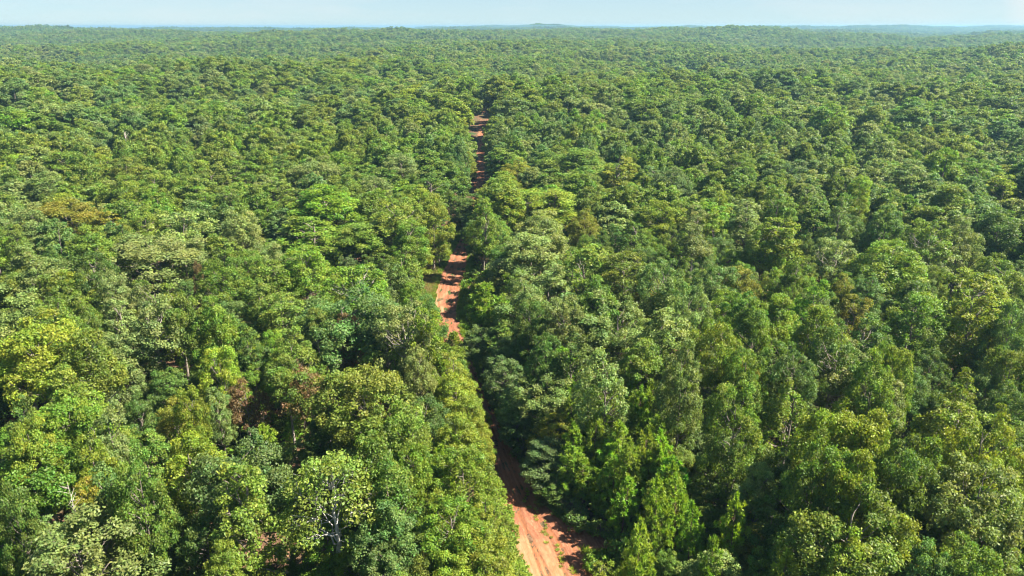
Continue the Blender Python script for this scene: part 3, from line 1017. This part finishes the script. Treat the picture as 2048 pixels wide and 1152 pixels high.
# young pines
P_ = [(1165, 750, 46), (1140, 768, 44), (1186, 774, 48), (1230, 766, 46), (1258, 772, 40), (1305, 764, 46), (1282, 778, 40), (1166, 818, 50), (1206, 806, 46), (1226, 830, 32), (1243, 846, 52), (1366, 810, 42),
      (1312, 838, 54), (1146, 896, 50), (1168, 920, 46), (1211, 944, 44), (1201, 866, 62), (1290, 860, 50), (1299, 903, 44), (1341, 922, 56), (1389, 1008, 46), (1474, 998, 52), (1497, 992, 46), (1428, 1080, 40),
      (1250, 1052, 48), (1206, 1072, 18), (1220, 1104, 36), (1282, 1104, 36), (1232, 1120, 40), (1120, 700, 56), (1142, 716, 50), (1330, 805, 44), (1255, 812, 44), (1190, 836, 44), (1275, 815, 40), (1152, 846, 42), (1222, 880, 46), (1262, 886, 44), (1180, 880, 44), (1325, 868, 44), (1285, 930, 44), (1228, 918, 42), (1318, 960, 44), (1360, 960, 44), (1190, 960, 42), (1268, 800, 40), (1218, 800, 40), (1150, 800, 40), (1580, 1108, 70),
      (536, 850, 40), (580, 846, 26), (668, 836, 66), (633, 872, 52), (870, 893, 46), (912, 878, 36), (886, 690, 60), (822, 436, 46), (848, 452, 36),
      (1006, 1000, 34), (1022, 1036, 36), (1050, 1128, 40), (986, 880, 36), (996, 960, 30), (1014, 1064, 34), (918, 668, 40), (950, 545, 60), (978, 572, 60), (1004, 600, 50), (940, 585, 50)]
for px, py, w in P_:
    H = {True: 9.5, False: 11.0}[px < 800] * rngp.uniform(0.75, 1.12)
    if px < 1240 and py > 860 and px > 1060:
        H *= 0.72
    w *= 1.35
    if w < 48:
        H = 0.11 * w + rngp.uniform(-0.3, 0.3)
    if 980 < px < 1060 and py > 870:
        H = rngp.uniform(3.0, 4.2)
    ok = False
    for _ in range(30):
        x, y = at(px, py, H)
        _, _, dep = project(x, y, H)
        r = 0.5 * w * dep / F2 * 1.1
        if not on_track(x, y, 0.2) and not hides_track(x, y, r, H):
            ok = True
            break
        px += -2 if x < np.interp(y, CL[:, 1], CL[:, 0]) else 2
    me = PINES[rngp.integers(4)]
    o = place('pine_tree', 'pine tree', me, x, y, r / 2.0, H / 9.0, rngp.uniform(0, 6.28), vary((0.185, 0.280, 0.045), rngp, 0.24), 'young pines beside the track')
    TREES.append((x, y, r, H))
    THINGS.append(dict(o=o, x=x, y=y, h=H, r=r, c='k', shape='pine', kind='pine_tree', px=px, py=py, w=w))

# shrubs that edge the track
S_ = [(988, 905, 34, 2.2, 'y'), (1000, 935, 30, 1.8, 'y'), (1012, 985, 34, 2.0, 'l'), (1028, 1020, 36, 2.0, 'y'), (1040, 1062, 34, 1.8, 'l'), (1046, 1105, 40, 2.0, 'y'), (1030, 1125, 50, 2.6, 'l'),
      (1060, 920, 50, 2.6, 'd'), (1085, 965, 55, 2.6, 'd'), (1115, 1000, 60, 2.4, 'd'), (1040, 880, 50, 3.0, 'd'), (1150, 1020, 60, 2.4, 'd'), (1185, 1040, 55, 2.2, 'g'), (1030, 850, 50, 3.0, 'b'),
      (1180, 1110, 55, 2.2, 'l'), (1205, 1128, 50, 2.0, 'y'), (1260, 1090, 50, 2.0, 'y'), (1300, 1070, 55, 2.2, 'o'), (1310, 1125, 60, 2.2, 'y'),
      (860, 565, 32, 3.0, 'd'), (848, 600, 34, 2.6, 'g'), (872, 520, 22, 3.2, 'l'), (838, 540, 34, 2.2, 'y'), (905, 505, 22, 2.6, 'd'), (946, 540, 26, 2.4, 'd'), (872, 640, 40, 3.2, 'y'), (945, 500, 30, 2.8, 'd'),
      (1140, 820, 60, 4.5, 'l'), (1195, 850, 60, 4.5, 'l'), (1235, 900, 62, 4.5, 'l'), (1175, 955, 60, 3.6, 'l'), (1290, 960, 62, 4.2, 'g'), (1340, 1010, 64, 4.0, 'l'), (1260, 1010, 60, 3.5, 'g'),
      (1215, 990, 56, 3.0, 'l'), (1380, 940, 60, 4.5, 'l'), (1150, 900, 56, 3.6, 'g'), (1300, 1050, 56, 3.0, 'y'), (1400, 1060, 60, 3.5, 'l'), (1110, 870, 56, 4.0, 'g'), (1350, 1080, 56, 3.0, 'g'),
      (978, 330, 18, 3.0, 'g'), (947, 345, 18, 3.0, 'y'), (950, 300, 14, 3.0, 'y'), (978, 290, 14, 3.0, 'g')]
for px, py, w, H, c in S_:
    for _ in range(40):
        x, y = at(px, py, H)
        _, _, dep = project(x, y, H)
        r = 0.5 * w * dep / F2
        if not on_track(x, y, 0.0) and not hides_track(x, y, r * 0.8, H):
            break
        px += -1.5 if x < np.interp(y, CL[:, 1], CL[:, 0]) else 1.5
    o = place('shrub', 'shrub', BUSH[rngp.integers(3)], x, y, r / 1.7, H / 3.0, rngp.uniform(0, 6.28), vary(c, rngp), 'low shrubs near the dirt track')
    TREES.append((x, y, r, H))
    THINGS.append(dict(o=o, x=x, y=y, h=H, r=r, c=c, shape='bush', kind='shrub', px=px, py=py, w=w))

# ------------------------------------------------------------------ trees between the big crowns, and the rest of the forest
TX = np.array([(a, b, c, d) for a, b, c, d in TREES])
rngf = np.random.default_rng(23)
pts = []


def ring_points(r0, r1, step, half):
    g = np.arange(-r1, r1 + step, step)
    X, Y = np.meshgrid(g, np.arange(0, r1 + step, step))
    X = X + (np.arange(X.shape[0]) % 2)[:, None] * step / 2
    X = X + rngf.uniform(-0.38, 0.38, X.shape) * step
    Y = Y + rngf.uniform(-0.38, 0.38, X.shape) * step
    r = np.hypot(X, Y)
    k = (r >= r0) & (r < r1) & (np.abs(np.arctan2(X, Y)) < R(half))
    return X[k], Y[k]


def patchy(x, y, s):
    return 0.5 + 0.5 * wob(x, y, s, 5)


def forest_tint(x, y):
    f = float(patchy(np.array([x]), np.array([y]), 60)[0])
    u = float(np.clip(0.55 * rngf.random() + 0.45 * patchy(np.array([x + 40]), np.array([y]), 34)[0], 0, 0.999))
    left = np.clip(0.5 - x / (0.9 * y + 50), 0, 1)
    if u < 0.006:
        c = 'e'
    elif u < 0.07 + 0.2 * f:
        c = 'y' if left > 0.35 else 'g'
    elif u < 0.34 + 0.1 * f:
        c = 'o'
    elif u < 0.50:
        c = 'p'
    elif u < 0.56:
        c = 'l'
    elif u < 0.74:
        c = 'b' if f < 0.6 else 'g'
    elif u < 0.90:
        c = 'g'
    else:
        c = 'd'
    return c


UNDER = 0
fx, fy = ring_points(36, 330, 5.4, 50)
F_ = []
for x, y in zip(fx, fy):
    r_ = math.hypot(x, y)
    near = r_ < 175
    h = rngf.uniform(9.5, 13.5) if near else rngf.uniform(13, 17.5)
    if r_ > 235:
        h = rngf.uniform(14, 22)
    if near:
        u, v, _d = project(x, y, 8.0)
        if 1310 < u < 1500 and 740 < v < 1090:
            h *= 0.55
    cr = rngf.uniform(2.3, 3.4) if near else rngf.uniform(4.0, 6.8)
    d = np.hypot(TX[:, 0] - x, TX[:, 1] - y)
    if np.any(d < (0.72 * TX[:, 2] + 0.55 * cr)):
        continue
    if F_ and np.any(np.hypot(*(np.array(F_)[-400:, :2] - (x, y)).T) < (1.45 * cr if near else 1.15 * cr)):
        continue
    if y < 185:
        ac, _al, hw, ds = track_frame(CL, np.array([x]), np.array([y]))
        if ac[0] > 0 and ds[0] < hw[0] + cr + 4.5:
            continue
    if on_track(x, y, 0.35 * cr + 0.4) or hides_track(x, y, cr, h) or (near and hides_feature(x, y, cr, h)):
        continue
    F_.append((x, y, cr, h))
    u, v, dep = project(x, y, h * 0.9)
    shown = -40 < u < 2088 and v < 1230
    if near and shown and UNDER < 190:
        UNDER += 1
        c = rngf.choice(list('dgbgodl'))
        shp = rngf.choice(['round', 'narrow', 'spread'])
        pr = PROTO[shp]
        rb = R0 * (0.8 if shp == 'narrow' else 1)
        o = place('understory_tree', 'small tree', pr[rngf.integers(len(pr))], x, y, cr / rb, h / H0, rngf.uniform(0, 6.28), vary(c, rngf), 'smaller trees between the big crowns')
        THINGS.append(dict(o=o, x=x, y=y, h=h, r=cr, c=c, shape=shp, kind='understory_tree', px=u, py=v, w=2 * cr * F2 / dep))
    else:
        pts.append((x, y, cr, h, rngf.integers(0, 5), vary(forest_tint(x, y), rngf, 0.10)))
for r0, r1, step, v0 in ((330, 700, 13.4, 0), (700, 1300, 14.5, 5), (1300, 2700, 16.5, 5)):
    X, Y = ring_points(r0, r1, step, 46 if r0 < 1000 else 42)
    for x, y in zip(X, Y):
        if y < 520 and (on_track(x, y, 5.0) or hides_track(x, y, 3.6, 16)):
            continue
        c = forest_tint(x, y)
        h = rngf.uniform(16, 21) + 6 * patchy(np.array([x]), np.array([y]), 30)[0]
        cr = rngf.uniform(6.6, 10.2) * (1.0 if r0 < 1000 else 1.2)
        var = v0 + rngf.integers(0, 5)
        if r0 >= 700 and patchy(np.array([x]), np.array([y]), 120)[0] > 0.78 and rngf.random() < 0.4:
            var, c, h, cr = 10, 'd', rngf.uniform(19, 24), 2.4
        pts.append((x, y, cr, h, var, vary(c, rngf, 0.10)))
X, Y = ring_points(2700, 9800, 52, 40)
for x, y in zip(X, Y):
    pts.append((x, y, 4.4, 16 * rngf.uniform(0.85, 1.25), 11 + rngf.integers(0, 2), vary(rngf.choice(list('gdob')), rngf, 0.15)))

FOREST_SRC = []
for i in range(5):
    FOREST_SRC.append(whole_mesh('forest_tree', make_tree(400 + i, H0, R0, ('dome', 'dome', 'round', 'dome', 'dome')[i], 110, per_area=14, ln=0.42, wd=0.3, wood_detail=False), BARK, LEAF_FAR))
for i in range(5):
    FOREST_SRC.append(whole_mesh('distant_tree', make_tree(420 + i, H0, R0, ('dome', 'dome', 'dome', 'round', 'dome')[i], 70, per_area=5, ln=0.7, wd=0.52, wood_detail=False), BARK, LEAF_FAR))
FOREST_SRC.append(whole_mesh('distant_pine', make_tree(440, H0, R0, 'cone', 34, per_area=3, ln=0.8, wd=0.6, wood_detail=False), BARK, LEAF_FAR))


def patch_mesh(seed):
    rng = np.random.default_rng(seed)
    V, T_, W_ = [], [], []
    for i in range(30):
        ox, oy = rng.uniform(-27, 27, 2)
        (_w), lv, tone, warm = make_tree(seed * 50 + i, H0 * rng.uniform(0.75, 1.15), R0 * rng.uniform(0.9, 1.3), 'round', 14, per_area=0.8, ln=2.0, wd=1.7, wood_detail=False)
        lv = lv + [ox, oy, 0]
        lift = rng.uniform(-0.15, 0.15)
        V.append(lv)
        T_.append(np.clip(tone + lift, 0, 1))
        W_.append(warm)
    V, T_, W_ = map(np.concatenate, (V, T_, W_))
    k = len(V) // 4
    return mesh_from('distant_woods', V, np.arange(4 * k), np.full(k, 4), [BARK, LEAF_FAR], {'tone': T_, 'warm': W_}, face_mats=np.ones(k))


FOREST_SRC += [patch_mesh(9), patch_mesh(10)]


def scatter(name, P, sources, kind='stuff'):
    """ONE object: a mesh of points on which a geometry-nodes modifier stands the plants. P rows: x, y, z, sx, sz, rot, variant, tint."""
    n = len(P)
    me = bpy.data.meshes.new(name)
    me.vertices.add(n)
    me.vertices.foreach_set('co', np.array([p[:3] for p in P], np.float32).ravel())
    a = me.attributes.new('scl', 'FLOAT_VECTOR', 'POINT')
    a.data.foreach_set('vector', np.array([(p[3], p[3], p[4]) for p in P], np.float32).ravel())
    a = me.attributes.new('rot', 'FLOAT_VECTOR', 'POINT')
    a.data.foreach_set('vector', np.array([(0, 0, p[5]) for p in P], np.float32).ravel())
    a = me.attributes.new('variant', 'INT', 'POINT')
    a.data.foreach_set('value', np.array([p[6] for p in P], np.int32))
    a = me.attributes.new('tint', 'FLOAT_COLOR', 'POINT')
    a.data.foreach_set('color', np.array([(*p[7], 1) for p in P], np.float32).ravel())
    o = link(name, me)
    g = bpy.data.node_groups.new(name, 'GeometryNodeTree')
    g.interface.new_socket('Geometry', in_out='INPUT', socket_type='NodeSocketGeometry')
    g.interface.new_socket('Geometry', in_out='OUTPUT', socket_type='NodeSocketGeometry')
    gi, go = N(g, 'NodeGroupInput'), N(g, 'NodeGroupOutput')
    named = lambda nm, ty: (lambda q: (setattr(q.inputs[0], 'default_value', nm), q)[1])(N(g, 'GeometryNodeInputNamedAttribute', data_type=ty))
    sc, ro, va = named('scl', 'FLOAT_VECTOR'), named('rot', 'FLOAT_VECTOR'), named('variant', 'INT')
    er = N(g, 'FunctionNodeEulerToRotation')
    g.links.new(ro.outputs[0], er.inputs[0])
    jn = N(g, 'GeometryNodeJoinGeometry')
    for k, src in enumerate(sources):
        so = bpy.data.objects.new(src.name, src)
        oi = N(g, 'GeometryNodeObjectInfo')
        oi.inputs['Object'].default_value = so
        cmp_ = N(g, 'FunctionNodeCompare', data_type='INT', operation='EQUAL')
        g.links.new(va.outputs[0], cmp_.inputs[2])
        cmp_.inputs[3].default_value = k
        ip = N(g, 'GeometryNodeInstanceOnPoints')
        g.links.new(gi.outputs[0], ip.inputs['Points'])
        g.links.new(cmp_.outputs[0], ip.inputs['Selection'])
        g.links.new(oi.outputs['Geometry'], ip.inputs['Instance'])
        g.links.new(er.outputs[0], ip.inputs['Rotation'])
        g.links.new(sc.outputs[0], ip.inputs['Scale'])
        g.links.new(ip.outputs[0], jn.inputs[0])
    g.links.new(jn.outputs[0], go.inputs[0])
    md = o.modifiers.new('scatter', 'NODES')
    md.node_group = g
    o['kind'] = kind
    return o


pz = terrain(np.array([p[0] for p in pts]), np.array([p[1] for p in pts]))
FP = [(p[0], p[1], z - 0.1, (1.0 if p[4] > 10 else p[2] / R0), p[3] / H0, rngf.uniform(0, 6.28), p[4], p[5]) for p, z in zip(pts, pz)]
forest = scatter('forest', FP, FOREST_SRC)

# undergrowth on the forest floor
UG = []
X, Y = ring_points(34, 240, 3.3, 50)
for x, y in zip(X, Y):
    if rngf.random() < 0.25 or on_track(x, y, 0.9):
        continue
    h = rngf.uniform(1.0, 4.0)
    if hides_track(x, y, 1.0, h):
        continue
    UG.append((x, y, -0.1, rngf.uniform(0.5, 1.3), h / 3.0, rngf.uniform(0, 6.28), rngf.integers(0, 2), vary(rngf.choice(list('gdolg')), rngf, 0.2)))
UG_SRC = [whole_mesh('undergrowth_bush', make_tree(500 + i, 3.0, 1.7, 'bush', 20, per_area=13, ln=0.34, wd=0.24, wood_detail=False), BARK, LEAF_FAR) for i in range(2)]
scatter('undergrowth', UG, UG_SRC)


# grass along the edges and in the little clearing
def tuft_mesh(seed):
    rng = np.random.default_rng(seed)
    k = 70
    a = rng.uniform(0, 6.28, k)
    q = rng.uniform(0, 0.35, k)
    b0 = np.stack([q * np.cos(a), q * np.sin(a), np.zeros(k)], -1)
    d = unit(np.stack([np.cos(a) * 0.5, np.sin(a) * 0.5, np.ones(k)], -1) + rng.normal(0, 0.25, (k, 3)))
    L = rng.uniform(0.25, 0.7, (k, 1))
    s = unit(np.cross(d, rng.normal(size=(k, 3)))) * 0.03
    v = np.stack([b0 - s, b0 + s, b0 + d * L * 0.6 + s * 0.7, b0 + d * L + [0, 0, -0.05]], 1).reshape(-1, 3)
    return mesh_from('grass_tuft', v, np.arange(4 * k), np.full(k, 4), [BARK, LEAF_FAR], {'tone': np.repeat(rng.uniform(0.2, 0.8, k), 4), 'warm': np.repeat(rng.uniform(0, 1, k), 4)}, face_mats=np.ones(k))


GR = []
for p, q_ in zip(CL[:-1], CL[1:]):
    if p[1] > 240:
        break
    tdir = np.array([q_[0] - p[0], q_[1] - p[1]])
    tdir /= np.hypot(*tdir) + 1e-9
    nrm = np.array([tdir[1], -tdir[0]])
    for side in (-1, 1):
        for _ in range(7 if p[1] < 120 else 4):
            d = p[2] + abs(rngf.normal(0, 1.1)) - 0.25
            xx = p[:2] + nrm * side * d + tdir * rngf.uniform(-0.4, 0.4)
            if on_track(xx[0], xx[1], -0.35):
                continue
            GR.append((xx[0], xx[1], 0.02, rngf.uniform(0.7, 1.5), rngf.uniform(0.6, 1.5), rngf.uniform(0, 6.28), rngf.integers(0, 2), vary(rngf.choice(['l', 'y', 'g', 'y', 'o']), rngf, 0.2)))
    if p[1] < 78:
        for _ in range(1):
            d = 0.9 + rngf.normal(0, 0.6)
            xx = p[:2] + nrm * d
            GR.append((xx[0], xx[1], 0.05, rngf.uniform(0.4, 0.9), rngf.uniform(0.25, 0.6), rngf.uniform(0, 6.28), rngf.integers(0, 2), vary('y', rngf, 0.2)))
for _ in range(900):
    px, py = rngf.normal(852, 15), rngf.normal(562, 26)
    x, y = at(px, py)
    if on_track(x, y, 0.0):
        continue
    GR.append((x, y, 0.0, rngf.uniform(0.8, 1.5), rngf.uniform(0.7, 1.4), rngf.uniform(0, 6.28), rngf.integers(0, 2), vary((0.24, 0.19, 0.085), rngf, 0.2)))
for _ in range(250):
    x, y = at(rngf.normal(1235, 35), rngf.normal(1105, 20))
    if not on_track(x, y, -0.5):
        GR.append((x, y, 0.0, rngf.uniform(0.8, 1.5), rngf.uniform(0.7, 1.4), rngf.uniform(0, 6.28), rngf.integers(0, 2), vary(rngf.choice(['y', 'l', 'o']), rngf, 0.2)))
scatter('grass', GR, [tuft_mesh(1), tuft_mesh(2)])

# ------------------------------------------------------------------ haze
me = bpy.data.meshes.new('haze')
b = (-20500, 20500, -3500, 21500, -60, 64)
vv = [(x, y, z) for z in b[4:] for y in b[2:4] for x in b[:2]]
me.from_pydata(vv, [], [(0, 2, 3, 1), (4, 5, 7, 6), (0, 1, 5, 4), (2, 6, 7, 3), (0, 4, 6, 2), (1, 3, 7, 5)])
hz, t, o_ = new_mat('haze')
pv = N(t, 'ShaderNodeVolumePrincipled')
pv.inputs['Color'].default_value = (0.26, 0.47, 0.62, 1)
pv.inputs['Density'].default_value = 0.00014
pv.inputs['Density Attribute'].default_value = ''
pv.inputs['Anisotropy'].default_value = 0.2
t.links.new(pv.outputs[0], o_.inputs['Volume'])
me.materials.append(hz)
haze = link('haze', me)
haze['kind'] = 'stuff'

# ------------------------------------------------------------------ labels
LAND = [(d['px'], d['py'], t) for d, t in (
    (SPECIAL['pale'], 'the pale forked-trunk tree'), (SPECIAL['snag'], 'the twin-stemmed dead snag'), (SPECIAL['rust'], 'the rust-brown tree'), (SPECIAL['orange'], 'the tiny orange crown'),
    (SPECIAL['white'], 'the tall whitish snag'), (SPECIAL['twigs'], 'the grey twig tangle'), (SPECIAL['limb'], 'the twisted dead tree'), (SPECIAL['dull'], 'the small reddish-brown tree'))]
LAND += [(1100, 1090, 'the sandy near track'), (1010, 930, 'the red track bend'), (905, 560, 'the middle track clearing'), (961, 320, 'the far track strip'), (1240, 840, 'the young pine stand'),
         (1240, 380, 'the yellow columnar tree'), (1957, 640, 'the tallest columnar tree'), (652, 410, 'the big bright-green crown'), (1780, 520, 'the bright-green rounded tree'), (72, 670, 'the broad yellow crown'),
         (1735, 1040, 'the olive spreading tree'), (150, 1080, 'the big pale crown'), (1690, 740, 'the pale spreading tree'), (1480, 800, 'the mid-green crown'), (1680, 440, 'the pale cone tree'),
         (140, 430, 'the yellowing broad crown'), (308, 510, 'the pale wide crown'), (1105, 420, 'the yellow-green roadside crown'), (1400, 340, 'the pale twin spires'), (690, 600, 'the blue-green broad crown')]
OWN = {(1240, 308): 'tall yellow-green columnar tree rising alone right of the far track strip',
       (1957, 552): 'tallest columnar tree, yellow-green down one side, near the right edge',
       (652, 372): 'big bright-green rounded crown left of the track, level with the grey twig tangle',
       (1780, 472): 'bright-green rounded tree surrounded by darker crowns on the right',
       (72, 633): 'broad yellow-green crown at the left edge, wider than its neighbours',
       (1735, 970): 'broad olive green spreading tree with dark gaps around it, bottom right',
       (150, 1030): 'big pale grey-green crown cut by the bottom edge, at lower left',
       (1690, 686): 'pale grey-green spreading tree, widest of the right-hand middle crowns',
       (1482, 762): 'mid-green rounded crown right of the young pine stand',
       (1680, 393): 'pale cone-shaped narrow tree standing out in the shaded right-hand woods',
       (140, 398): 'broad yellowing crown in the upper left woods, wider than other yellowing trees',
       (308, 472): 'wide pale grey-green crown left of and below the tiny orange crown'}
ORD = ['nearest', 'second', 'third', 'fourth', 'fifth', 'sixth', 'seventh', 'eighth', 'ninth', 'tenth', 'eleventh', 'twelfth', 'thirteenth', 'fourteenth', 'fifteenth', 'sixteenth', 'seventeenth', 'eighteenth', 'nineteenth', 'twentieth']
DIRS = ['right of', 'behind and right of', 'behind', 'behind and left of', 'left of', 'in front and left of', 'in front of', 'in front and right of']
cells = {}
for d in THINGS:
    for (kx, ky), lab in OWN.items():
        if d['kind'] == 'broadleaf_tree' and abs(d['px'] - kx) < 1.5 and abs(d['py'] - ky) < 1.5:
            d['label'] = lab
    if 'label' in d:
        d['o']['label'] = d['label']
        continue
    cy = d['py'] + 0.25 * d['w']
    dist = [(math.hypot(d['px'] - lx, (cy - ly) * 1.25), i) for i, (lx, ly, _) in enumerate(LAND)]
    dd, i = min(dist)
    lx, ly, nm = LAND[i]
    k = int(round(math.atan2(-(cy - ly) * 1.25, d['px'] - lx) / (math.pi / 4))) % 8
    desc = {'pine_tree': 'green young pine', 'shrub': TINT_WORD[d['c']] + ' low shrub'}.get(d['kind'])
    if d['kind'] == 'understory_tree':
        desc = 'smaller ' + TINT_WORD[d['c']] + ' tree'
    if desc is None:
        desc = TINT_WORD[d['c']] + ' ' + SHAPE_WORD[d['shape']] + ' tree'
    cells.setdefault((i, k, desc), []).append((dd, d))
for (i, k, desc), L in cells.items():
    L.sort(key=lambda q: q[0])
    for n_, (dd, d) in enumerate(L):
        if len(L) == 1:
            lab = f'{desc} {DIRS[k]} {LAND[i][2]}'
        else:
            lab = f'{ORD[n_]} {desc} {DIRS[k]} {LAND[i][2]}'
        d['o']['label'] = lab
print('COUNT', {k: sum(1 for d in THINGS if d['kind'] == k) for k in {d['kind'] for d in THINGS}}, 'forest', len(pts), 'undergrowth', len(UG), 'grass', len(GR))
